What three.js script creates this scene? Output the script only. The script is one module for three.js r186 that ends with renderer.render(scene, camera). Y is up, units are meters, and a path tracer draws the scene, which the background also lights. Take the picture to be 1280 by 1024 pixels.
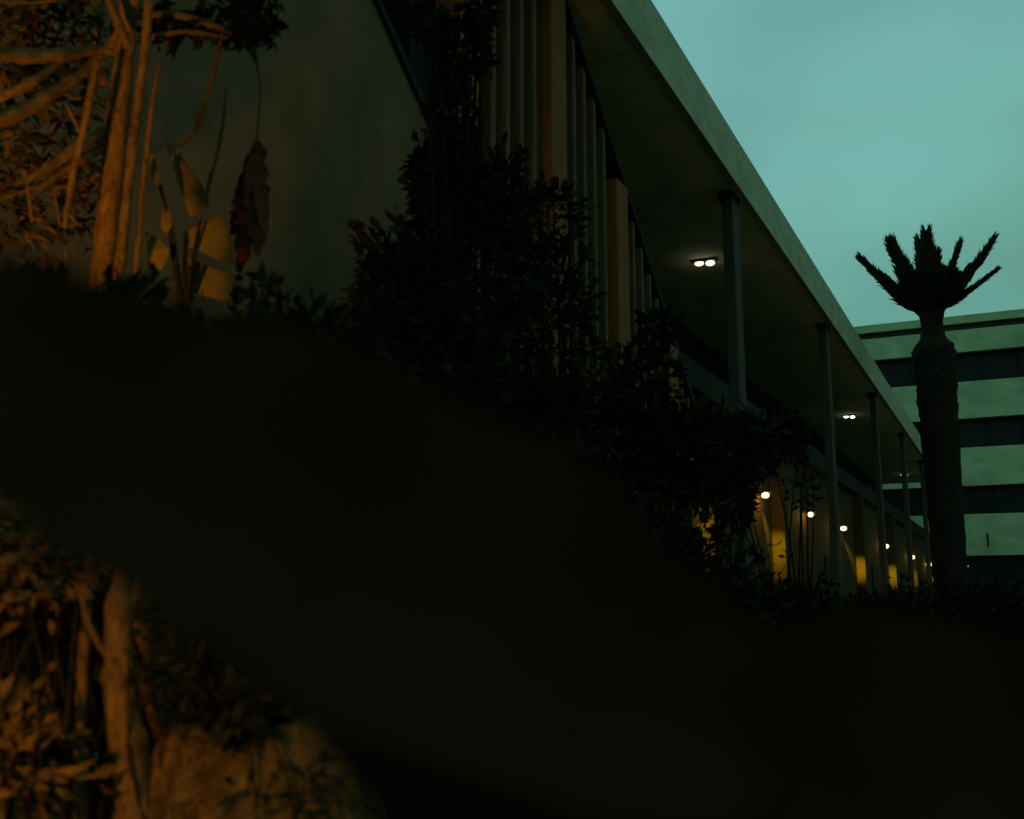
import * as THREE from 'three';
import { mergeGeometries, mergeVertices } from 'three/addons/utils/BufferGeometryUtils.js';
import { ImprovedNoise } from 'three/addons/math/ImprovedNoise.js';

// ---------------------------------------------------------------- camera, sky, sun, exposure
const scene = new THREE.Scene();
const EYE = 1.3, YAW = THREE.MathUtils.degToRad(25.5), PITCH = THREE.MathUtils.degToRad(10.3);
const camera = new THREE.PerspectiveCamera(2 * Math.atan(512 / 1317) * 180 / Math.PI, 1024 / 819, 0.05, 900);
camera.rotation.order = 'YXZ';
camera.position.set(0, EYE, 0); camera.rotation.set(PITCH, YAW, 0);
camera.focus = 45; camera.userData.fStop = 3;
camera.updateMatrixWorld(true);

const noise = new ImprovedNoise();
const fbm = (x, y, z, o = 4) => { let s = 0, a = 0.5, f = 1; for (let i = 0; i < o; i++) { s += a * noise.noise(x * f, y * f, z * f); a *= 0.5; f *= 2.03; } return s; };
{ // overcast dusk sky, teal from the camera's white balance
  const W = 512, H = 256, d = new Float32Array(W * H * 4);
  for (let j = 0; j < H; j++) for (let i = 0; i < W; i++) {
    const el = ((j + 0.5) / H - 0.5) * Math.PI, az = ((i + 0.5) / W - 0.5) * 2 * Math.PI;
    const x = Math.cos(el) * Math.cos(az), y = Math.sin(el), z = Math.cos(el) * Math.sin(az);
    const n = fbm(x * 3.1 + 4, y * 6 + 1, z * 3.1, 5), b = fbm(x * 1.7 + 9, y * 4.5, z * 1.7 + 3, 3);
    const k = (1 + 0.5 * n) * (0.93 + 0.08 * Math.max(0, y));
    const t = THREE.MathUtils.clamp(0.35 + 2.2 * b - 1.1 * x, -0.4, 1.2);                      // bluer and greyer cloud layers
    let c = [0.155 + 0.012 * t, 0.418 + 0.008 * t, 0.312 + 0.085 * t].map((v) => v * k);
    if (y < 0) c = c.map((v) => v * 0.25);
    d.set([...c, 1], (j * W + i) * 4);
  }
  const t = new THREE.DataTexture(d, W, H, THREE.RGBAFormat, THREE.FloatType);
  t.mapping = THREE.EquirectangularReflectionMapping; t.magFilter = t.minFilter = THREE.LinearFilter; t.needsUpdate = true;
  scene.background = t; scene.environment = t;
}
const sun = new THREE.DirectionalLight(0xfff0dc, 0.015);                         // what is left of the sun behind the cloud
sun.position.set(30, 40, 10); sun.castShadow = true; sun.shadow.radius = 40;
Object.assign(sun.shadow.camera, { left: -60, right: 60, top: 60, bottom: -60, far: 200 });
scene.add(sun);
const renderer = new THREE.WebGLRenderer({ antialias: true });
renderer.toneMapping = THREE.LinearToneMapping; renderer.toneMappingExposure = 1;
renderer.shadowMap.enabled = true;
renderer.setSize(1024, 819);

// ---------------------------------------------------------------- helpers
let seed = 7;
const rnd = () => { seed = (seed + 0x6d2b79f5) | 0; let t = Math.imul(seed ^ (seed >>> 15), 1 | seed); t = (t + Math.imul(t ^ (t >>> 7), 61 | t)) ^ t; return ((t ^ (t >>> 14)) >>> 0) / 4294967296; };
const rr = (a, b) => a + (b - a) * rnd();
const V = (x, y, z) => new THREE.Vector3(x, y, z);
const names = {};
const numbered = (n) => { const k = (names[n] = (names[n] ?? -1) + 1); return k ? n + '_' + String(k).padStart(3, '0') : n; };
function tag(o, label, category, group, kind) { o.userData.label = label; if (category) o.userData.category = category; if (group) o.userData.group = group; if (kind) o.userData.kind = kind; return o; }
function thing(name, label, category, p = [0, 0, 0], group) { const o = new THREE.Group(); o.name = numbered(name); o.position.set(...p); scene.add(o); return tag(o, label, category, group); }
function mesh(name, geo, mat, parent) { const m = new THREE.Mesh(geo, mat); m.castShadow = m.receiveShadow = true; m.name = parent === scene ? numbered(name) : name; parent.add(m); return m; }
function struct(name, geo, mat) { const m = mesh(name, geo, mat, scene); m.userData.kind = 'structure'; return m; }
// a place given by where it was sighted in the photograph and how far away it stands
const at = (px, py, d) => V((px - 640) / 1317, -(py - 512) / 1317, -1).normalize().multiplyScalar(d).applyEuler(camera.rotation).add(camera.position);
function metreUV(g) {
  const p = g.attributes.position, n = g.attributes.normal, uv = new Float32Array(p.count * 2);
  for (let i = 0; i < p.count; i++) {
    const ax = Math.abs(n.getX(i)), ay = Math.abs(n.getY(i)), az = Math.abs(n.getZ(i));
    const [u, v] = ax >= ay && ax >= az ? [p.getZ(i), p.getY(i)] : ay >= az ? [p.getX(i), p.getZ(i)] : [p.getX(i), p.getY(i)];
    uv[2 * i] = u; uv[2 * i + 1] = v;
  }
  g.setAttribute('uv', new THREE.BufferAttribute(uv, 2)); return g;
}
// box from corner to corner with a small chamfer
function bx(x0, x1, y0, y1, z0, z1, c = 0.008) {
  const s = new THREE.Shape(), w = x1 - x0, h = y1 - y0, d = z1 - z0; c = Math.min(c, w / 4, h / 4, d / 4);
  s.moveTo(x0 + c, y0 + c); s.lineTo(x1 - c, y0 + c); s.lineTo(x1 - c, y1 - c); s.lineTo(x0 + c, y1 - c); s.closePath();
  const g = new THREE.ExtrudeGeometry(s, { depth: d - 2 * c, bevelEnabled: true, bevelSize: c, bevelThickness: c, bevelSegments: 1 });
  g.translate(0, 0, z0 + c); return metreUV(g);
}
// a plate standing along the facade: outline in (z, y), thickness in x
function plate(pts, x0, x1) {
  const s = new THREE.Shape(pts.map(([z, y]) => new THREE.Vector2(-z, y)));
  const g = new THREE.ExtrudeGeometry(s, { depth: x1 - x0, bevelEnabled: false });
  g.rotateY(Math.PI / 2); g.translate(x0, 0, 0); return metreUV(g);               // local x (= -z) turns to world -z
}
function taper(pts, radii, sides = 8, steps = 6, rough = 0.06) {
  const c = new THREE.CatmullRomCurve3(pts), n = steps * (pts.length - 1), fr = c.computeFrenetFrames(n, false), P = [], I = [], U = [];
  const L = c.getLength(), off = rnd() * 50;
  for (let i = 0; i <= n; i++) {
    const t = i / n, q = c.getPointAt(t), k = t * (radii.length - 1), k0 = Math.min(Math.floor(k), radii.length - 2), r = THREE.MathUtils.lerp(radii[k0], radii[k0 + 1], k - k0);
    for (let j = 0; j <= sides; j++) {
      const a = (j % sides) / sides * 2 * Math.PI, rj = r * (1 + (rough > 0.1 ? 0.24 * Math.pow(Math.abs(Math.cos(t * L * 24 + off)), 14) : 0) + rough * 2.5 * fbm(Math.cos(a) * 1.3 + off, t * L * 9, Math.sin(a) * 1.3, 3));
      const v = q.clone().addScaledVector(fr.normals[i], Math.cos(a) * rj).addScaledVector(fr.binormals[i], Math.sin(a) * rj);
      P.push(v.x, v.y, v.z); U.push(j / sides * 2 * Math.PI * r, t * L);
      if (i < n && j < sides) { const b = i * (sides + 1) + j; I.push(b, b + 1, b + sides + 1, b + 1, b + sides + 2, b + sides + 1); }
    }
  }
  const g = new THREE.BufferGeometry(); g.setAttribute('position', new THREE.Float32BufferAttribute(P, 3)); g.setAttribute('uv', new THREE.Float32BufferAttribute(U, 2)); g.setIndex(I); g.computeVertexNormals();
  return g;
}
// many small folded leaves in one geometry; each spot gives a place, an outward direction and a length
function leaves(spots, ratio = 0.38) {
  const P = [], C = [], I = []; let b = 0;
  for (const { p, dir, len, tone = 1 } of spots) {
    const side = V(rr(-1, 1), rr(-1, 1), rr(-1, 1)).cross(dir).normalize(), up = side.clone().cross(dir).normalize(), w = len * ratio;
    const pts = [p, p.clone().addScaledVector(dir, len * 0.45).addScaledVector(side, w / 2).addScaledVector(up, w * 0.22), p.clone().addScaledVector(dir, len).addScaledVector(up, -len * 0.14),
      p.clone().addScaledVector(dir, len * 0.45).addScaledVector(side, -w / 2).addScaledVector(up, w * 0.22), p.clone().addScaledVector(dir, len * 0.5)];
    for (const q of pts) { P.push(q.x, q.y, q.z); C.push(tone, tone, tone); }
    I.push(b, b + 1, b + 4, b + 1, b + 2, b + 4, b + 4, b + 2, b + 3, b, b + 4, b + 3); b += 5;
  }
  const g = new THREE.BufferGeometry(); g.setAttribute('position', new THREE.Float32BufferAttribute(P, 3)); g.setAttribute('color', new THREE.Float32BufferAttribute(C, 3)); g.setIndex(I); g.computeVertexNormals();
  return g;
}
function dataTex(size, fn, srgb = false) {
  const d = new Uint8Array(size * size * 4);
  for (let j = 0; j < size; j++) for (let i = 0; i < size; i++) { const v = fn(i / size, j / size); const [r, g, b] = Array.isArray(v) ? v : [v, v, v]; d.set([r, g, b].map((x) => THREE.MathUtils.clamp(Math.round(x * 255), 0, 255)).concat(255), (j * size + i) * 4); }
  const t = new THREE.DataTexture(d, size, size); t.wrapS = t.wrapT = THREE.RepeatWrapping; t.magFilter = t.minFilter = THREE.LinearFilter; if (srgb) t.colorSpace = THREE.SRGBColorSpace; t.needsUpdate = true; return t;
}
// tileable noise: walk a torus
const torus = (u, v, f, o, s = 0) => { const a = u * 2 * Math.PI, b = v * 2 * Math.PI; return 0.5 * (fbm(Math.cos(a) * f + s, Math.sin(a) * f, Math.cos(b) * f, o) + fbm(Math.sin(b) * f + s + 7, Math.cos(a) * f, Math.sin(a) * f + Math.cos(b) * f, o)); };
const mottled = dataTex(256, (u, v) => 0.78 + 0.5 * torus(u, v, 1.6, 5) + 0.05 * (rnd() - 0.5));
const streaky = dataTex(256, (u, v) => 0.8 + 0.35 * torus(u, v * 0.999, 0.9, 3, 3) + 0.3 * fbm(Math.cos(u * 6.283) * 9, Math.sin(u * 6.283) * 9, 2, 3));
const grainy = dataTex(256, (u, v) => 0.5 + 0.9 * torus(u, v, 3.5, 5, 11) + 0.1 * (rnd() - 0.5));
const blotchy = dataTex(512, (u, v) => { const n = torus(u, v, 1.5, 5, 5), k = torus(u, v, 4.5, 4, 21); return 0.62 + 0.75 * n + 0.5 * k - (Math.abs(torus(u, v, 1.1, 4, 33)) < 0.012 ? 0.35 : 0); });  // strong dark blotches and thin dark lines all over
const rep = (t, x, y = x) => { const c = t.clone(); c.repeat.set(x, y); c.needsUpdate = true; return c; };
function mat(r, g, b, o = {}) { const m = new THREE.MeshPhysicalMaterial({ roughness: 0.85, specularIntensity: 0.2, side: THREE.DoubleSide, ...o }); m.color.setRGB(r, g, b); return m; }
const leafMat = (r, g, b) => { const m = new THREE.MeshPhysicalMaterial({ roughness: 0.9, specularIntensity: 0.15, vertexColors: true, side: THREE.DoubleSide }); m.color.setRGB(r, g, b); return m; };
const M = {
  lawn: mat(0.05, 0.045, 0.015, { map: rep(mottled, 0.31), bumpMap: rep(grainy, 1.7), bumpScale: 0.03, roughness: 1 }),
  soil: mat(0.014, 0.010, 0.005, { map: rep(mottled, 0.7), bumpMap: rep(grainy, 1.1), bumpScale: 0.03, roughness: 1 }),
  paving: mat(0.26, 0.22, 0.14, { map: rep(mottled, 0.4), bumpMap: rep(grainy, 2), bumpScale: 0.003 }),
  walk: mat(0.2, 0.18, 0.13, { map: rep(mottled, 0.5), bumpMap: rep(grainy, 2), bumpScale: 0.003 }),  // pale, to bounce light up to the soffit
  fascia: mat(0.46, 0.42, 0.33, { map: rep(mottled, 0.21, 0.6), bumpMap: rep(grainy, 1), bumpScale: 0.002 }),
  soffit: mat(0.8, 0.74, 0.46, { map: rep(mottled, 0.17), bumpMap: rep(grainy, 1), bumpScale: 0.002 }),
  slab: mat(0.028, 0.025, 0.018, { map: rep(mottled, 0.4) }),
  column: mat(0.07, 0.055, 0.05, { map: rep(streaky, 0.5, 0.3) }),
  charcoal: mat(0.135, 0.08, 0.044, { map: rep(mottled, 0.35), bumpMap: rep(grainy, 1.4), bumpScale: 0.003 }),
  coping: mat(0.012, 0.012, 0.01),
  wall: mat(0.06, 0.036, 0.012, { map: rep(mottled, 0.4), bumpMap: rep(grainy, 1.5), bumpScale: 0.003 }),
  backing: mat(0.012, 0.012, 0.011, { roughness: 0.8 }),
  fin: mat(0.11, 0.062, 0.032, { map: rep(streaky, 2, 0.4), roughness: 0.8 }),
  pier: mat(0.22, 0.068, 0.02, { map: rep(streaky, 1.5, 0.35), roughness: 0.8 }),
  frame: mat(0.02, 0.02, 0.02, { roughness: 0.6 }),
  glass: mat(0.01, 0.013, 0.012, { roughness: 0.35 }),
  white: mat(0.46, 0.54, 0.32, { map: rep(mottled, 0.09, 0.2), bumpMap: rep(grainy, 0.5), bumpScale: 0.004 }),
  eave: mat(0.05, 0.035, 0.025),
  palmTrunk: mat(0.022, 0.016, 0.009, { map: rep(mottled, 1.2), roughness: 1 }),
  frond: mat(0.026, 0.03, 0.010, { roughness: 0.9 }),
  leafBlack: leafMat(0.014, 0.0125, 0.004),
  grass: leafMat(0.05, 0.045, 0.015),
  deadLeaf: mat(0.1, 0.03, 0.01, { map: rep(mottled, 3) }),
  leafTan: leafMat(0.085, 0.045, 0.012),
  nearLeaf: mat(0.026, 0.0115, 0.0035, { map: rep(mottled, 2), roughness: 1 }),
  twig: mat(0.012, 0.009, 0.005, { roughness: 1 }),
  cane: mat(0.16, 0.083, 0.025, { map: rep(blotchy, 5, 2.2), bumpMap: rep(grainy, 6, 3), bumpScale: 0.004, roughness: 0.9 }),
  blade: mat(0.14, 0.09, 0.02, { map: rep(mottled, 1.3), roughness: 0.8 }),
  rock: mat(0.11, 0.062, 0.019, { map: rep(blotchy, 2.1), bumpMap: rep(grainy, 2.6), bumpScale: 0.02, roughness: 0.95 }),
  metal: mat(0.03, 0.03, 0.03, { roughness: 0.5, metalness: 0.6 }),
};
const glow = (r, g, b, k) => { const m = mat(0.8, 0.8, 0.7); m.emissive.setRGB(r, g, b); m.emissiveIntensity = k; return m; };

// ---------------------------------------------------------------- ground
struct('lawn', metreUV(new THREE.PlaneGeometry(1200, 1200).rotateX(-Math.PI / 2)), M.lawn);
struct('added_bounce_walkway', metreUV(new THREE.BoxGeometry(4.2, 0.06, 120).translate(1.5, 0.02, -50)), M.walk);  // added pale strip that bounces sky light up to the soffit
struct('path', metreUV(new THREE.BoxGeometry(3.4, 0.1, 70).translate(-4.7, 0.05, -25)), M.paving);  // out of view behind the hedge, kept pale to lighten the soffit
{
  const one = leaves(Array.from({ length: 7 }, () => ({ p: V(rr(-0.04, 0.04), 0, rr(-0.04, 0.04)), dir: V(rr(-0.4, 0.4), 1, rr(-0.4, 0.4)).normalize(), len: rr(0.05, 0.11), tone: rr(0.6, 1.2) })), 0.09);
  const g = new THREE.InstancedMesh(one, M.grass, 42000), m = new THREE.Matrix4(), q = new THREE.Quaternion();
  for (let i = 0; i < 42000; i++) { const d = 4 + 34 * Math.pow(rnd(), 1.6), a = rr(-0.46, 0.35) - 0.12 * (d < 12 ? 0 : 0); let x = rr(-2.9, -0.65); q.setFromAxisAngle(V(0, 1, 0), rr(0, 6.3)); m.compose(V(x, 0, -d), q, V(1, 1, 1).multiplyScalar(rr(0.7, 1.4))); g.setMatrixAt(i, m); }
  g.name = 'grass'; g.castShadow = g.receiveShadow = true; scene.add(g); tag(g, 'short dark grass of the lawn at the lower right', 'grass', null, 'stuff');
}
{ // raised planting bed along the wall and round to the left of the camera
  const g = new THREE.PlaneGeometry(5, 9, 50, 90).rotateX(-Math.PI / 2).translate(-2.6, 0, -3.4), p = g.attributes.position;
  for (let i = 0; i < p.count; i++) {
    const x = p.getX(i), z = p.getZ(i), e = THREE.MathUtils.smoothstep(-x, 0.55, 1.5) * THREE.MathUtils.smoothstep(z, -7.6, -3.2) * THREE.MathUtils.smoothstep(-z, -0.9, 0.6);
    p.setY(i, -0.05 + 0.62 * e + 0.05 * fbm(x * 1.8, 0, z * 1.8) * (0.2 + e));
  }
  g.computeVertexNormals(); struct('planting_bed', metreUV(g), M.soil);
}

// ---------------------------------------------------------------- the long building with the deep flat roof
const Y = (h) => h + EYE;
{
  const B = thing('office_building', 'long low building with a deep pale-edged flat roof on slim columns and dark vertical fins', 'building');
  const Z0 = 7, Z1 = -58;
  for (let k = 0; k < 15; k++) { // both are put up in lengths with open joints
    const a = Z0 - k * 4.3333, b = a - 4.3333 + 0.014;
    mesh('fascia', bx(-3.42, -3.3, Y(6.0) + 0.004 * rnd(), Y(6.75), b, a, 0.008), M.fascia, B);
    mesh('soffit_panel', bx(-5.15, -3.423, Y(6.01), Y(6.16), b, a, 0.006), M.soffit, B);
    mesh('soffit_panel', bx(-6.9, -5.163, Y(6.01), Y(6.16), b, a, 0.006), M.soffit, B);
  }
  mesh('roof', bx(-12, -3.425, Y(6.163), Y(6.7), Z1 + 0.02, Z0), M.eave, B);
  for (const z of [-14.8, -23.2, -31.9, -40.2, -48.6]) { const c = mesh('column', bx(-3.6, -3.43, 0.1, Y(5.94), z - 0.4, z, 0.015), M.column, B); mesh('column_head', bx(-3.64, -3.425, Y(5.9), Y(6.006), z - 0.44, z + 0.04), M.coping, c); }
  // upper storey set back behind a slab, glazed
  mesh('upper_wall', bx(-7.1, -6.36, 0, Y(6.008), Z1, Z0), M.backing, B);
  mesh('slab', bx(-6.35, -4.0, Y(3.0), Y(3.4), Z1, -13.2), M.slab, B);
  const pane = bx(-6.345, -6.31, Y(3.5), Y(5.95), -0.68, 0.68, 0.003), bar = bx(-6.345, -6.25, Y(3.42), Y(6.0), -0.035, 0.035, 0.004);
  for (let k = 0; k < 30; k++) { const z = -14 - k * 1.45; mesh('pane', pane, M.glass, B).position.z = z; mesh('mullion', bar, M.frame, B).position.z = z - 0.725; }
  // ground floor wall with projecting piers
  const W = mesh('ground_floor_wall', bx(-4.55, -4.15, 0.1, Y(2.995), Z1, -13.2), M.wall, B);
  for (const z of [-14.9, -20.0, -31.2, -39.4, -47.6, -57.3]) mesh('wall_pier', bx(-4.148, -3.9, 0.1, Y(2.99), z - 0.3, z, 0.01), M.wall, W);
  const dr = bx(-4.148, -4.1, 0.1, 2.35, -0.5, 0.5), pn = bx(-4.098, -4.085, 0.25, 2.2, -0.4, 0.4, 0.003), hd = bx(-4.085, -4.04, 1.0, 1.25, 0.3, 0.34);
  for (const z of [-17.2, -26.3, -35, -43.6, -52]) { const d = mesh('door', dr, M.frame, W); d.position.z = z; }
  // enclosure of the stair: raking screen of fins and piers
  const rake = (z) => Math.min(6.0, 5.87 + 0.81 * (z + 8.85));
  const S = mesh('stair_screen', plate([[-6.3, 0], [-13.2, 0], [-13.2, Y(rake(-13.2))], [-8.69, Y(5.995)], [-6.3, Y(5.995)]], -3.95, -3.86), M.backing, B);
  for (const z of [-6.63, -8.42, -10.17, -11.94]) mesh('screen_pier', bx(-3.855, -3.6, 0.1, Y(rake(z - 0.36) - 0.02), z - 0.36, z, 0.012), M.pier, S);
  for (const zp of [-6.63, -8.42, -10.17, -11.94]) for (let k = 1; k <= 4; k++) {
    const z = zp - 0.36 - k * 0.278 + 0.02; if (z < -13.1) continue;
    mesh('fin', bx(-3.855, -3.64, 0.1, Y(rake(z - 0.075) - 0.03), z - 0.075, z, 0.006), M.fin, S);
  }
  mesh('raking_rail', plate([[-8.69, Y(5.995)], [-13.2, Y(rake(-13.2)) + 0.0], [-13.2, Y(rake(-13.2)) + 0.16], [-8.49, Y(5.998)]], -3.96, -3.62), M.coping, S);
  // plain wall beside it with a raking top
  const top = (z) => 3.34 + 0.76 * (z + 6.23);
  const G = mesh('stair_wall', plate([[1.5, 0], [-6.23, 0], [-6.23, Y(3.34)], [-2.74, Y(5.99)], [1.5, Y(5.99)]], -3.9, -3.62), M.charcoal, B);
  mesh('coping', plate([[-2.74, Y(5.992)], [-6.24, Y(3.342)], [-6.24, Y(3.342) + 0.09], [-2.62, Y(5.995)]], -3.93, -3.59), M.coping, G);
}
// ---------------------------------------------------------------- lamps of the building
[[-17.8, 'twin spotlight under the roof beside the nearest column'], [-35.5, 'small twin spotlight under the middle of the roof'], [-53.5, 'faint farthest spotlight under the roof end']].forEach(([z, label], i) => {
  const L = thing('soffit_light', label, 'ceiling light', [-4.67, Y(6.0), z], 'spotlights under the roof');
  mesh('housing', new THREE.BoxGeometry(0.42, 0.04, 0.16).translate(0, -0.012, 0), M.metal, L);
  const bulb = new THREE.SphereGeometry(0.066, 16, 10).scale(1.25, 0.7, 1), gm = glow(1, 0.97, 0.68, i === 2 ? 0.45 : 2.6);
  for (const s of [-1, 1]) mesh('bulb', bulb, gm, L).position.set(s * 0.1, -0.055 - 0.012 * s, 0);
  const p = new THREE.PointLight(new THREE.Color(1, 0.95, 0.7), 0.025, 0, 2); p.position.set(0, -0.2, 0); p.castShadow = true; p.shadow.radius = 5; L.add(p);
});
[[-14.1, 'wall lamp showing in part through the twigs, nearest of the row'], [-18.93, 'brightest warm wall lamp just right of the twiggy shrubs'], [-23.5, 'warm wall lamp second to the right of the twiggy shrubs'], [-28.2, 'warm wall lamp in the middle of the lit wall bay'],
  [-37.6, 'warm wall lamp right of the lit wall bay, third from the far end'], [-46.9, 'small warm wall lamp second from the far end of the wall'], [-56.0, 'farthest warm wall lamp beside the palm trunk']].forEach(([z, label], i) => {
  const L = thing('wall_lamp', label, 'wall lamp', [-4.15, Y(1.86) - 0.012 * i, z], 'warm lamps along the ground floor wall');
  mesh('bracket', taper([V(0.002, 0.12, 0), V(0.06, 0.13, 0), V(0.14, 0.1, 0)], [0.014, 0.014], 8, 4, 0), M.metal, L);
  mesh('back_plate', bx(0.002, 0.02, 0.04, 0.2, -0.05, 0.05, 0.004), M.metal, L);
  mesh('shade', new THREE.LatheGeometry([[0.02, 0.11], [0.05, 0.105], [0.1, 0.08], [0.11, 0.06]].map(([r, y]) => new THREE.Vector2(r, y)), 18).translate(0.14, 0, 0), M.metal, L);
  const s = [0.7, 0.85, 0.85, 0.95, 1.2, 1.45, 1.7][i];
  mesh('bulb', new THREE.SphereGeometry(0.085 * s, 18, 12).scale(1, 0.75, 1).translate(0.14, 0.055 - 0.05 * s, 0), glow(1, 0.72, 0.3, 3.2), L);
  const p = new THREE.PointLight(new THREE.Color(1, 0.5, 0.06), [0.6, 1.6, 0.7, 1.5, 0.7, 0.6, 0.6][i], 0, 2); p.position.set(0.14, 0.03, 0); p.castShadow = true; p.shadow.radius = 4; L.add(p);
  const to = [-14.9, -20.0, null, -31.2, -39.4, -47.6, -57.3][i];
  if (to) { const q = new THREE.SpotLight(new THREE.Color(1, 0.78, 0.03), 24 * Math.pow(Math.abs(to - z), 1.6), 0, Math.atan(0.4 / Math.hypot(to - z, 1)), 1, 2); q.position.set(0.15, 0.03, 0); q.target.position.set(0.1, -0.95, to - z); q.castShadow = true; q.shadow.radius = 3; L.add(q, q.target); }
});

// ---------------------------------------------------------------- the pale building across the end
{
  const F = thing('banded_building', 'pale flat-fronted building with long dark window bands behind the palm', 'building', [0, 0, -62]);
  const X0 = -26, X1 = 34, lv = [[15.15, 15.62, 'parapet'], [13.55, 14.82, 'wall_band'], [9.83, 11.88, 'wall_band'], [6.13, 8.22, 'wall_band'], [2.38, 4.6, 'wall_band']];
  for (const [a, b, n] of lv) mesh(n, bx(X0, X1, Y(a), Y(b), n === 'parapet' ? -9 : -0.4, n === 'parapet' ? 0.12 : 0, 0.02), M.white, F);
  mesh('eave', bx(X0 + 0.2, X1 - 0.2, Y(14.823), Y(15.147), -9, -0.12), M.eave, F);
  mesh('core', bx(X0 + 0.2, X1 - 0.2, 0, Y(15.1), -10, -0.75), M.backing, F);
  const bands = [[11.883, 13.547], [8.223, 9.827], [4.603, 6.127], [-1.3, 2.377]];
  for (const [a, b] of bands) {
    const pane = bx(-0.85, 0.85, Y(a), Y(b), -0.62, -0.58, 0.004), bar = bx(-0.05, 0.05, Y(a), Y(b), -0.62, -0.5, 0.005);
    for (let x = -24.2; x < 32; x += 1.85) { mesh('window', pane, M.glass, F).position.x = x; mesh('mullion', bar, M.frame, F).position.x = x + 0.925; }
  }
  mesh('drain_pipe', new THREE.CylinderGeometry(0.045, 0.045, 0.75, 10).translate(-1.42, Y(3.2), 0.1), M.coping, F);
  const L = thing('porch_light', 'faint pale light low on the banded building right of the palm trunk', 'light', [-2.6, Y(1.82), -61.8]);
  mesh('bulb', new THREE.SphereGeometry(0.07, 14, 10).scale(2.2, 0.7, 1), glow(0.75, 0.95, 0.7, 0.4), L);
  mesh('housing', bx(-0.2, 0.2, 0.05, 0.1, -0.12, 0.12), M.metal, L);
}

// ---------------------------------------------------------------- palm
{
  const P = thing('palm_tree', 'thick-trunked palm with short upright fronds in front of the banded building', 'palm tree', [-1.54, 0, -28]);
  const prof = [[0.5, 0], [0.42, 0.8], [0.4, 2.5], [0.43, 4.6], [0.46, 6.2], [0.49, 7.0], [0.52, 7.45], [0.46, 7.66], [0.33, 7.8], [0.28, 8.0], [0.27, 8.3], [0.34, 8.6], [0.45, 8.9]];
  const g = new THREE.LatheGeometry(new THREE.SplineCurve(prof.map(([r, y]) => new THREE.Vector2(r, y))).getPoints(150), 40), p = g.attributes.position;
  for (let i = 0; i < p.count; i++) { // rings of cut leaf bases
    const x = p.getX(i), y = p.getY(i), z = p.getZ(i), a = Math.atan2(z, x), row = Math.floor(y / 0.16), f = y / 0.16 - row, c = Math.abs(((a / (2 * Math.PI) * 11 + (row % 2) * 0.5) % 1 + 1) % 1 - 0.5);
    const k = 1 + 0.13 * (f - 0.4) * (0.6 - 2.2 * c) + 0.2 * fbm(Math.cos(a) * 2.6, y * 3.5, Math.sin(a) * 2.6); p.setX(i, x * k); p.setZ(i, z * k);
  }
  g.computeVertexNormals(); mesh('trunk', metreUV(g), M.palmTrunk, P);
  function frond(base, tip, width, sag, w3 = 0.9) {
    const mid = base.clone().lerp(tip, 0.5).add(V(0, sag, 0)), c = new THREE.QuadraticBezierCurve3(base, mid, tip), parts = [taper([0, 0.25, 0.5, 0.75, 1].map((t) => c.getPoint(t)), [0.05, 0.03, 0.012], 5, 3, 0)];
    parts[0].deleteAttribute('uv');
    const sp = [], N = 95;
    const ax = tip.clone().sub(base).normalize(), out = V(base.x, 0, base.z).normalize();
    const lat = ax.clone().cross(V(0, 1, 0)).normalize(); if (lat.lengthSq() < 0.5) lat.set(1, 0, 0);
    const up = lat.clone().cross(ax).normalize();
    for (let i = 0; i < N; i++) {
      const t = 0.06 + 0.86 * i / (N - 1), q = c.getPoint(t), tg = c.getTangent(t), wd = width * (1.22 - 0.62 * t) * rr(0.94, 1.05) * (t > 0.93 ? 0.6 : 1);
      for (const s of [-1, 1]) for (let e = 0; e < 2; e++) sp.push({ p: q, dir: tg.clone().multiplyScalar(rr(1.5, 2.1)).addScaledVector(lat, s * w3 * rr(0.3, 0.65)).addScaledVector(up, rr(-0.3, 0.4)).normalize(), len: wd * 1.25 });
    }
    const lg = leaves(sp, 0.24); lg.deleteAttribute('color'); parts.push(lg);
    return mergeGeometries(parts.map((x) => { const y = x.toNonIndexed(); return y; }));
  }
  // fronds that show one by one: tips sighted against the sky
  for (const [px, py, dz, w] of [[1075, 323, 0.4, 0.27], [1114, 306, 0.6, 0.34], [1158, 291, 0.5, 0.3], [1150, 300, -0.7, 0.3], [1201, 300, -0.6, 0.2], [1244, 297, 0.2, 0.25], [1249, 335, 0.5, 0.16], [1188, 344, 0.9, 0.26], [1130, 348, 0.9, 0.26], [1212, 332, -0.4, 0.18], [1104, 344, -0.4, 0.2], [1170, 318, 0.5, 0.26]]) {
    const t = at(px, py, 1).sub(camera.position), tip = t.multiplyScalar((-28 + dz) / t.z).add(camera.position).sub(P.position);
    const a = Math.atan2(tip.z, tip.x), base = V(Math.cos(a) * 0.22, 8.4 + rr(-0.1, 0.25), Math.sin(a) * 0.22);
    mesh('frond', frond(base, tip, w * 1.75, 0.05 - 0.13 * Math.hypot(tip.x, tip.z) * 0.5), M.frond, P);
  }
  for (let k = 0; k < 22; k++) { // the heart of the crown
    const a = k * 2.4, r = rr(0.25, 0.8), tip = V(Math.cos(a) * r, rr(9.1, 9.6), Math.sin(a) * r);
    mesh('frond', frond(V(Math.cos(a) * 0.2, 8.5, Math.sin(a) * 0.2), tip, 0.34, 0), M.frond, P);
  }
}

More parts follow.
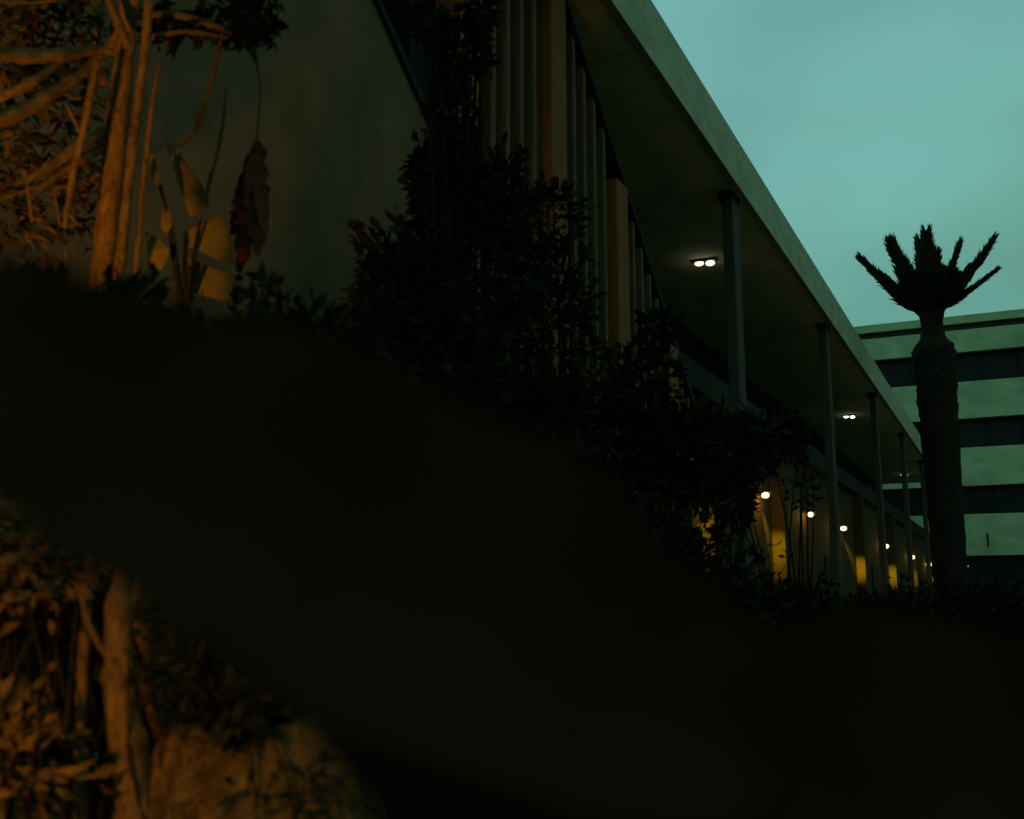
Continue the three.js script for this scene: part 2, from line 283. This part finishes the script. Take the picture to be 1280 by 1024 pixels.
// ---------------------------------------------------------------- dark planting along the building
// clumps: [centre, radii, leaf count]; stems run from the ground point to each clump
function shrub(name, label, category, foot, clumps, { len = 0.09, m = M.leafBlack, ratio = 0.45, shell = 0.55, group, twigs = 4, twigR = 0.022 } = {}) {
  const T = thing(name, label, category, [foot.x, foot.y, foot.z], group), sp = [], st = [];
  for (const [c, r, n] of clumps) {
    const q = c.clone().sub(foot);
    for (let k = 0; k < twigs; k++) {
      const e = q.clone().add(V(rr(-1, 1) * r[0] * 0.75, rr(-0.5, 0.85) * r[1], rr(-1, 1) * r[2] * 0.75));
      const a = V(rr(-0.12, 0.12), 0, rr(-0.12, 0.12)), mid = a.clone().lerp(e, 0.55).add(V(rr(-0.1, 0.1), 0.08, rr(-0.1, 0.1)));
      st.push(taper([a, mid, e], [twigR, twigR * 0.65, twigR * 0.25], 5, 4));
    }
    for (let i = 0; i < n; i++) {
      const d = V(rr(-1, 1), rr(-1, 1), rr(-1, 1)).normalize(), lump = 1 + 0.9 * fbm(d.x * 2.3 + q.x * 3, d.y * 2.3, d.z * 2.3 + q.z * 3, 3);
      const R = lump * Math.pow(rr(shell * shell, 1), 0.5), p = V(d.x * r[0], d.y * r[1], d.z * r[2]).multiplyScalar(R).add(q);
      if (p.y + foot.y < 0.02) continue;
      sp.push({ p, dir: d.clone().add(V(rr(-1, 1), rr(-0.8, 0.7), rr(-1, 1))).normalize(), len: len * rr(0.6, 1.25), tone: rr(0.65, 1.15) });
    }
  }
  mesh('stems', mergeGeometries(st), M.twig, T);
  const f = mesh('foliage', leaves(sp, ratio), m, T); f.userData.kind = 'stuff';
  return T;
}
const foot = (p, y = 0) => V(p.x, y, p.z);
{
  const c1 = at(592, 330, 6.0), c1b = at(578, 60, 6.3), c1c = at(556, 230, 6.1);
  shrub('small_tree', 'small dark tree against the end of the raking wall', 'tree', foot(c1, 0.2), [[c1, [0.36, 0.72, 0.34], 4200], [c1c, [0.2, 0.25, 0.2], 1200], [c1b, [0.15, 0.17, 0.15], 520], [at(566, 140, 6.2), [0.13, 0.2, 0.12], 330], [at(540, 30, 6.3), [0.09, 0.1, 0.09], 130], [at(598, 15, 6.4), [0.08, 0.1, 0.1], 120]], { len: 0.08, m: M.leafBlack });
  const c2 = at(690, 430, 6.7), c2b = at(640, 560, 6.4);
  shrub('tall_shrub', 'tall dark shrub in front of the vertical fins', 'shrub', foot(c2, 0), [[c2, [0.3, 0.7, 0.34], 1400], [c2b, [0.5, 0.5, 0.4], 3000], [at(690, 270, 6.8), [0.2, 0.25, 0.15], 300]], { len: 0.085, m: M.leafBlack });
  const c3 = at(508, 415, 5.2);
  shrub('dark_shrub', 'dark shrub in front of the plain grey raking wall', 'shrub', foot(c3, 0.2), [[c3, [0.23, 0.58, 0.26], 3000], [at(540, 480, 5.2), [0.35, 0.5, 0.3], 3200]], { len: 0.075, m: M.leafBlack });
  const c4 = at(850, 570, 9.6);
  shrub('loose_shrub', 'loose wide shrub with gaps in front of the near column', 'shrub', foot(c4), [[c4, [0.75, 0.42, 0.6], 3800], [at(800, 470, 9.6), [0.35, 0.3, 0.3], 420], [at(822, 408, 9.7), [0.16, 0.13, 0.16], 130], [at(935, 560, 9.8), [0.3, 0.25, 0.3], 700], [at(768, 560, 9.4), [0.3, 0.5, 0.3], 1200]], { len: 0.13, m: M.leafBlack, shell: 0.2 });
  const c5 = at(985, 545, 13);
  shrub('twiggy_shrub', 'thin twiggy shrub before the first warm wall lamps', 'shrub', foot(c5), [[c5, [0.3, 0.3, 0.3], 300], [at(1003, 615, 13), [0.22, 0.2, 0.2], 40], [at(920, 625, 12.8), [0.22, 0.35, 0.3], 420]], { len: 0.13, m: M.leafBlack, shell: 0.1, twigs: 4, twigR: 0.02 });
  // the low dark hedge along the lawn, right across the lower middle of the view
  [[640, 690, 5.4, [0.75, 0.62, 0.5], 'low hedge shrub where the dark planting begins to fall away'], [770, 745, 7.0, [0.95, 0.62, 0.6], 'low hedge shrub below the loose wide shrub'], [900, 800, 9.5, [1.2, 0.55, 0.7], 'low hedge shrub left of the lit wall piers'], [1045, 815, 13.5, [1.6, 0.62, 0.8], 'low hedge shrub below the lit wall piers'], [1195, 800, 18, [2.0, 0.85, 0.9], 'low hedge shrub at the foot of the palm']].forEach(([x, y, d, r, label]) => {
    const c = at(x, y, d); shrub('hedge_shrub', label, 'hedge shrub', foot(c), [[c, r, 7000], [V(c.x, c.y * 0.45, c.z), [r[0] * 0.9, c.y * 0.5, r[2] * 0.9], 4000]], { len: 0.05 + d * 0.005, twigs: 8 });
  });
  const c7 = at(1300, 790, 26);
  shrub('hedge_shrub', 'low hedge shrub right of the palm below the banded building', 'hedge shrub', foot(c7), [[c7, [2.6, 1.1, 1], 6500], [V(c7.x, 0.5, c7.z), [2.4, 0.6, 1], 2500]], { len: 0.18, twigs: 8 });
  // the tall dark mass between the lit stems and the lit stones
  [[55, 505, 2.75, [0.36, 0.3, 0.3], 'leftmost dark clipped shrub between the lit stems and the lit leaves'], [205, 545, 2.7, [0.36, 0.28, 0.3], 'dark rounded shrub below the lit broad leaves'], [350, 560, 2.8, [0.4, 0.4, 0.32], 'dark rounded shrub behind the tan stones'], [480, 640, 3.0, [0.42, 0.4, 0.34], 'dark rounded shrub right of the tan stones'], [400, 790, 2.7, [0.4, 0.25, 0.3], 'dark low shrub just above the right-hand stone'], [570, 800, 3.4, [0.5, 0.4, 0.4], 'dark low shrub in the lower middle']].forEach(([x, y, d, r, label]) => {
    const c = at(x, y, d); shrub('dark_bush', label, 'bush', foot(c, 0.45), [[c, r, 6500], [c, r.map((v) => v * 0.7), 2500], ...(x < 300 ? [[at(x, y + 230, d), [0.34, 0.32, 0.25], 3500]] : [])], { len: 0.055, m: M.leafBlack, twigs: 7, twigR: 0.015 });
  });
}
function blade(a, b, width, curl, G, ragged = 0.12) {
    const ax = b.clone().sub(a), len = ax.length(), lat = ax.clone().normalize().cross(camera.position.clone().sub(G.position).sub(a).normalize().add(V(0.35, 0.3, 0))).normalize(), nrm = lat.clone().cross(ax).normalize();
    const P = [], I = [], U = [], N = 14, K = 6;
    for (let i = 0; i <= N; i++) for (let j = 0; j <= K; j++) {
      const t = i / N, s = j / K * 2 - 1, w = width / 2 * Math.pow(Math.sin(Math.PI * (0.04 + 0.93 * Math.pow(t, 0.8))), 0.7) * (1 + ragged * Math.sin(t * 40 + s));
      const q = a.clone().addScaledVector(ax, t).addScaledVector(lat, s * w).addScaledVector(nrm, Math.abs(s) * w * 0.4 - curl * len * t * t + 0.006 * Math.sin(i * 1.7)); P.push(q.x, q.y, q.z); U.push(s * w, t * len);
      if (i < N && j < K) { const k = i * (K + 1) + j; I.push(k, k + 1, k + K + 1, k + 1, k + K + 2, k + K + 1); }
    }
    const g = new THREE.BufferGeometry(); g.setAttribute('position', new THREE.Float32BufferAttribute(P, 3)); g.setAttribute('uv', new THREE.Float32BufferAttribute(U, 2)); g.setIndex(I); g.computeVertexNormals(); return g;
  }
// ---------------------------------------------------------------- lit planting at the left
{
  const G = thing('multi_stemmed_tree', 'orange-lit tree with pale upright stems and slanting boughs before the dark wall', 'tree', foot(at(130, 500, 4.0), 0.45).toArray());
  const L = (x, y, d = 4.0) => at(x, y, d).sub(G.position);
  const stem = (n, pts, r) => mesh(n, taper(pts.map((p) => L(...p)), r, 10, 8, 0.12), M.cane, G);
  stem('stem', [[168, -60], [158, 40], [146, 160], [132, 300], [112, 480], [102, 660, 3.9]], [0.03, 0.036, 0.04, 0.045]);
  stem('stem', [[190, -60, 3.9], [182, 50, 3.9], [170, 150, 3.9], [153, 300, 3.9], [134, 470, 3.9], [120, 660, 3.9]], [0.013, 0.016, 0.019, 0.021]);
  stem('stem', [[200, 80, 4.1], [193, 110, 4.1], [182, 200, 4.1], [174, 290, 4.1], [160, 460, 4]], [0.006, 0.01, 0.011]);
  stem('bough', [[-30, 160, 3.7], [30, 138, 3.8], [78, 108, 3.9], [122, 74, 4], [150, 40, 4]], [0.026, 0.024, 0.02, 0.012]);
  stem('bough', [[-30, 62, 3.7], [20, 70, 3.8], [80, 68, 3.9], [120, 62, 4], [150, 66, 4]], [0.02, 0.022, 0.02, 0.014]);
  stem('bough', [[-20, 128, 3.8], [30, 108, 3.8], [70, 80, 3.9], [110, 60, 4]], [0.016, 0.014, 0.008]);
  stem('bough', [[30, 228, 3.8], [70, 203, 3.85], [100, 182, 3.9], [132, 166, 4]], [0.012, 0.02, 0.018]);
  stem('bough', [[40, 242, 3.8], [68, 222, 3.85], [98, 202, 3.9], [130, 184, 4]], [0.01, 0.015, 0.015]);
  stem('bough', [[122, 78, 3.8], [113, 115, 3.8], [104, 165, 3.8], [94, 205, 3.8], [80, 285, 3.8]], [0.008, 0.011, 0.011, 0.007]);
  stem('bough', [[100, 165, 3.8], [90, 145, 3.8], [82, 130, 3.8]], [0.006, 0.003]);
  stem('bough', [[160, 60, 3.9], [145, 22, 3.9], [128, -20, 3.9]], [0.015, 0.011]);
  stem('bough', [[170, 20, 4], [215, 18, 4.05], [262, 30, 4.1], [305, 52, 4.1], [322, 80, 4.1]], [0.012, 0.011, 0.008]);
  stem('bough', [[182, 48, 4], [230, 40, 4], [285, 48, 4]], [0.009, 0.006]);
  stem('bough', [[278, 40, 4.1], [268, 85, 4.1], [256, 130, 4.1], [240, 168, 4.1], [220, 184, 4.1]], [0.005, 0.009, 0.009, 0.007]);
  stem('bough', [[282, 110, 4.1], [279, 150, 4.1], [271, 195, 4.1], [260, 235, 4.1], [258, 262, 4.1]], [0.005, 0.007, 0.006]);
  const sp = [], add = (x, y, d, sx, sy, n, len) => { for (let i = 0; i < n; i++) { const k = V(rr(-1, 1), rr(-1, 1), 0); sp.push({ p: L(x + k.x * sx, y + k.y * sy, d + rr(-0.25, 0.25)), dir: V(rr(-1, 1), rr(-1, 0.6), rr(-1, 1)).normalize(), len: len * rr(0.5, 1.3), tone: rr(0.35, 1.1) }); } };
  add(60, 40, 4.3, 90, 70, 230, 0.08); add(30, 170, 4.3, 60, 90, 120, 0.08); add(80, 260, 4.2, 60, 60, 160, 0.07); add(70, 110, 4.3, 90, 120, 200, 0.07);
  const f = mesh('foliage', leaves(sp, 0.22), M.leafTan, G); f.userData.kind = 'stuff';
  for (const [x0, y0, x1, y1, w, c] of [[322, 176, 300, 342, 0.1, 0.05], [318, 190, 320, 320, 0.09, -0.06], [312, 205, 292, 300, 0.07, 0.12], [322, 215, 330, 300, 0.05, -0.1]]) mesh('dead_leaf', blade(L(x0, y0, 4.05), L(x1, y1, 4.05 + c), w, c, G, 0.25), M.deadLeaf, G).userData.label = 'dark reddish brown withered hanging leaf';
  stem('bough', [[318, 60, 4.1], [325, 110, 4.08], [321, 180, 4.06]], [0.004, 0.005]);
  for (let i = 0; i < 16; i++) { const x = rr(-20, 80), y = rr(-10, 290), l = rr(40, 120), a = rnd() < 0.6 ? rr(-0.7, 0.05) : rr(1.35, 1.75), d = rr(3.8, 4.25); stem('twig', [[x, y, d], [x + l * 0.5 * Math.cos(a) + rr(-4, 4), y + l * 0.5 * Math.sin(a) + rr(-4, 4), d + 0.03], [x + l * Math.cos(a), y + l * Math.sin(a), d + 0.05]], [rr(0.003, 0.007), 0.003]); }
  const sd = []; for (let i = 0; i < 900; i++) { if (i > 419) { sd.push({ p: L(rr(-20, 120), rr(-20, 300), 4.2 + rr(-0.2, 0.3)), dir: V(rr(-1, 1), rr(-1, 0.3), rr(-1, 1)).normalize(), len: rr(0.04, 0.1), tone: rr(0.6, 2) }); continue; } const a = rnd() < 0.5; sd.push({ p: a ? L(320 + rr(-26, 24), 12 + rr(-50, 40), 4.1 + rr(-0.1, 0.1)) : L(250 + rr(-70, 60), 28 + rr(-22, 22), 4.15), dir: V(rr(-1, 1), rr(-1, 0.3), rr(-1, 1)).normalize(), len: rr(0.04, 0.09), tone: rr(0.6, 1.1) }); }
  mesh('foliage', leaves(sd, 0.45), M.leafBlack, G).userData.kind = 'stuff';
}
{ // broad leaves catching the lamp
  const G = thing('broad_leaved_plant', 'plant with broad orange-lit leaves beside the lit stems', 'plant', foot(at(235, 420, 4.1), 0.45).toArray());
  const L = (x, y, d = 4.05) => at(x, y, d).sub(G.position);
  // torn blades: outlines with straight splits, each bent back a little from its own base
  for (const [tilt, pts] of [[-0.0022, [[207, 176], [217, 182], [233, 204], [253, 232], [259, 250], [247, 268], [238, 272], [231, 252], [219, 224]]], [-0.0018, [[228, 292], [246, 282], [256, 278], [268, 267], [279, 272], [289, 306], [292, 330], [274, 325], [250, 315], [231, 308]]], [-0.0018, [[181, 288], [196, 297], [212, 312], [208, 328], [201, 338], [190, 334], [184, 312]]], [-0.002, [[234, 322], [250, 328], [271, 338], [300, 345], [304, 372], [280, 376], [240, 366]]], [-0.002, [[203, 256], [212, 262], [215, 283], [207, 292], [201, 284]]], [-0.002, [[186, 190], [192, 194], [199, 218], [197, 232], [190, 222]]]]) {
    const c = pts.map(([x, y]) => new THREE.Vector2(x, -y)), f = THREE.ShapeUtils.triangulateShape(c, []);
    const mx = pts.reduce((a, p) => a + p[0], 0) / pts.length, my = pts.reduce((a, p) => a + p[1], 0) / pts.length;
    const P = pts.map(([x, y]) => L(x, y, 4.03 + tilt * 1.6 * (x - mx) - Math.abs(tilt) * (y - my) + 0.00006 * (y - my) ** 2));
    const g = new THREE.BufferGeometry().setFromPoints(f.flat().map((k) => P[k])); g.computeVertexNormals(); mesh('leaf', metreUV(g), M.blade, G);
  }
  for (const [x, y, d] of [[250, 276, 4.06], [232, 300, 4.1], [220, 332, 4.02], [238, 332, 4.0], [212, 290, 4.1], [200, 232, 4.1]]) mesh('stalk', taper([L(x, y, d), L(x * 0.5 + 115, y + 60, 4.05), L(232, 430, 4.05)], [0.007, 0.012], 7, 6), M.twig, G);
}
// stones
function stone(label, p, r, turn, s) { // rough blocks: flat broken faces, worn edges
  let g = new THREE.IcosahedronGeometry(1, 7); g.deleteAttribute('uv'); g.deleteAttribute('normal'); g = mergeVertices(g, 1e-4);
  const q = g.attributes.position, cuts = []; seed = s;
  for (let i = 0; i < 15; i++) cuts.push([V(rr(-1, 1), rr(-1, 1), rr(-1, 1)).normalize(), rr(0.62, 0.92)]);
  for (let i = 0; i < q.count; i++) {
    const v = V(q.getX(i), q.getY(i), q.getZ(i)).normalize(); let k = 1.05;
    for (const [n, d] of cuts) { const c = v.dot(n); if (c > 0.05) k = Math.min(k, d / c); }
    k *= 1 + 0.09 * fbm(v.x * 3 + s, v.y * 3, v.z * 3, 4) + 0.05 * fbm(v.x * 11 + s, v.y * 11, v.z * 11, 4);
    q.setXYZ(i, v.x * r[0] * k, v.y * r[1] * k, v.z * r[2] * k);
  }
  g.computeVertexNormals(); metreUV(g); const m = mesh('boulder', g, M.rock, scene); m.position.copy(p); m.rotation.y = turn; return tag(m, label, 'boulder', 'tan stones in the planting bed');
}
stone('upright tan stone behind dark sprigs right of the lit trunk', at(205, 810, 2.45), [0.085, 0.19, 0.1], 0.4, 31);
stone('low mottled tan stone at the bottom edge below the upright stone', at(225, 1010, 2.3), [0.13, 0.15, 0.13], 1.3, 57);
stone('broad flat-topped tan boulder at the bottom edge, rightmost of the stones', at(345, 1060, 2.25), [0.2, 0.25, 0.2], 0.5, 12);
{
  const T = thing('crooked_tree', 'crooked pale bare tree lit orange at the lower left beside the stones', 'tree', foot(at(170, 1060, 2.25), 0.5).toArray());
  const L = (x, y, d = 2.25) => at(x, y, d).sub(T.position);
  mesh('trunk', taper([L(164, 630), L(158, 690), L(149, 760), L(150, 850), L(160, 930), L(168, 1010), L(172, 1200)], [0.01, 0.021, 0.03, 0.033, 0.034, 0.04], 14, 10, 0.16), M.cane, T);
  mesh('limb', taper([L(150, 800), L(172, 730), L(184, 690), L(196, 640)], [0.014, 0.01, 0.005], 9, 7, 0.12), M.cane, T);
  mesh('limb', taper([L(155, 905), L(190, 872), L(240, 862), L(280, 850)], [0.007, 0.006, 0.003], 7, 7, 0.1), M.twig, T);
  mesh('limb', taper([L(150, 840), L(120, 800), L(96, 730)], [0.008, 0.006, 0.004], 7, 7, 0.1), M.cane, T);
}
{
  const c = at(300, 885, 2.15), c8 = at(385, 985, 2.02);
  shrub('leafy_sprig', 'dark leafy sprig leaning across the broad flat-topped boulder', 'plant', foot(c8, 0.5), [[c8, [0.05, 0.06, 0.04], 34], [at(300, 985, 2.02), [0.07, 0.05, 0.04], 18]], { len: 0.038, shell: 0.05, twigs: 3, twigR: 0.004 });
  shrub('leafy_sprig', 'dark leafy sprig between the two tan boulders', 'plant', foot(c, 0.5), [[c, [0.085, 0.05, 0.06], 190], [at(225, 760, 2.2), [0.09, 0.07, 0.05], 90], [at(205, 845, 2.2), [0.09, 0.05, 0.05], 80]], { len: 0.04, m: M.leafBlack, shell: 0.05, twigs: 4, twigR: 0.006 });
  const S = thing('cut_stem', 'short upright pale stem lit orange left of the pointed boulder', 'plant stem', foot(at(104, 800, 2.3), 0.5).toArray());
  const L = (x, y, d = 2.3) => at(x, y, d).sub(S.position);
  mesh('cane', taper([L(116, 622), L(112, 680), L(108, 760), L(102, 880), L(98, 1100)], [0.009, 0.012, 0.012], 9, 8, 0.1), M.cane, S);
  mesh('side_shoot', taper([L(108, 738), L(60, 745, 2.25), L(5, 752, 2.2)], [0.006, 0.009, 0.004], 7, 6), M.cane, S);
  const b = at(30, 700, 2.3);
  shrub('lit_bush', 'orange-lit leafy bush at the lower left edge', 'bush', foot(b, 0.5), [[b, [0.15, 0.12, 0.12], 330], [at(5, 590, 2.4), [0.06, 0.05, 0.06], 60], [at(70, 690, 2.35), [0.07, 0.12, 0.06], 130], [at(15, 950, 2.2), [0.12, 0.15, 0.12], 220]], { len: 0.05, m: M.leafTan, shell: 0.05, twigs: 6, twigR: 0.008 });
}
{ // large leaf of the plant beside which the photographer stands, far too near to be sharp
  const G = thing('dark_broad_leaved_plant', 'dark out-of-focus broad leaves of a plant close to the camera', 'plant', foot(at(1000, 1250, 0.42), 0).toArray());
  const L = (x, y, d = 0.5) => at(x, y, d).sub(G.position);
  mesh('leaf', blade(L(970, 955, 0.36), L(-230, 340, 0.33), 0.102, 0.02, G, 0.015), M.nearLeaf, G);
  mesh('leaf', blade(L(1080, 1140, 0.37), L(400, 850, 0.325), 0.115, 0.03, G, 0.02), M.nearLeaf, G);
  mesh('leaf', blade(L(560, 1060, 0.36), L(1560, 905, 0.4), 0.1, 0.03, G, 0.02), M.nearLeaf, G);
  for (const [x, y, d, k] of [[970, 955, 0.362, 0.03], [1080, 1140, 0.372, 0.02], [560, 1060, 0.362, 0.05]]) mesh('stalk', taper([V(k, 0, 0.08), V(k * 0.6, 0.5, 0.05), L(x, y, d)], [0.009, 0.007, 0.003], 8, 8, 0.05), M.twig, G);
}
// two floodlights out of view to the left, placed to light this planting
[[[-2.3, 0.95, -0.7], [-2.5, 3.0, -2.6], 23, 0.55, 'unseen floodlight placed low to light the stems'], [[-1.25, 1.9, 0.35], [-1.68, 0.82, -1.5], 13, 0.34, 'unseen floodlight on a thin pole placed to light the stones']].forEach(([p, t, power, ang, label]) => {
  const F = thing('unseen_floodlight', label, 'floodlight', p), d = V(...t).sub(V(...p)).normalize();
  mesh('stake', new THREE.CylinderGeometry(0.012, 0.012, p[1] - 0.06, 8).translate(0, -p[1] / 2 - 0.03, 0), M.metal, F);
  const H = mesh('housing', new THREE.LatheGeometry([[0.001, -0.12], [0.05, -0.11], [0.065, -0.02], [0.07, 0.03], [0.066, 0.03]].map(([r, y]) => new THREE.Vector2(r, y)), 18), M.metal, F);
  H.quaternion.setFromUnitVectors(V(0, 1, 0), d);
  mesh('lens', new THREE.CircleGeometry(0.064, 20).rotateX(-Math.PI / 2).translate(0, 0.015, 0), glow(1, 0.4, 0.05, 4), H);
  const s = new THREE.SpotLight(new THREE.Color(1, 0.42, 0.015), power, 0, ang, 1, 2); s.position.copy(d).multiplyScalar(0.05); s.target.position.copy(d).multiplyScalar(2); s.castShadow = true; s.shadow.radius = 3; F.add(s, s.target);
});
renderer.render(scene, camera);
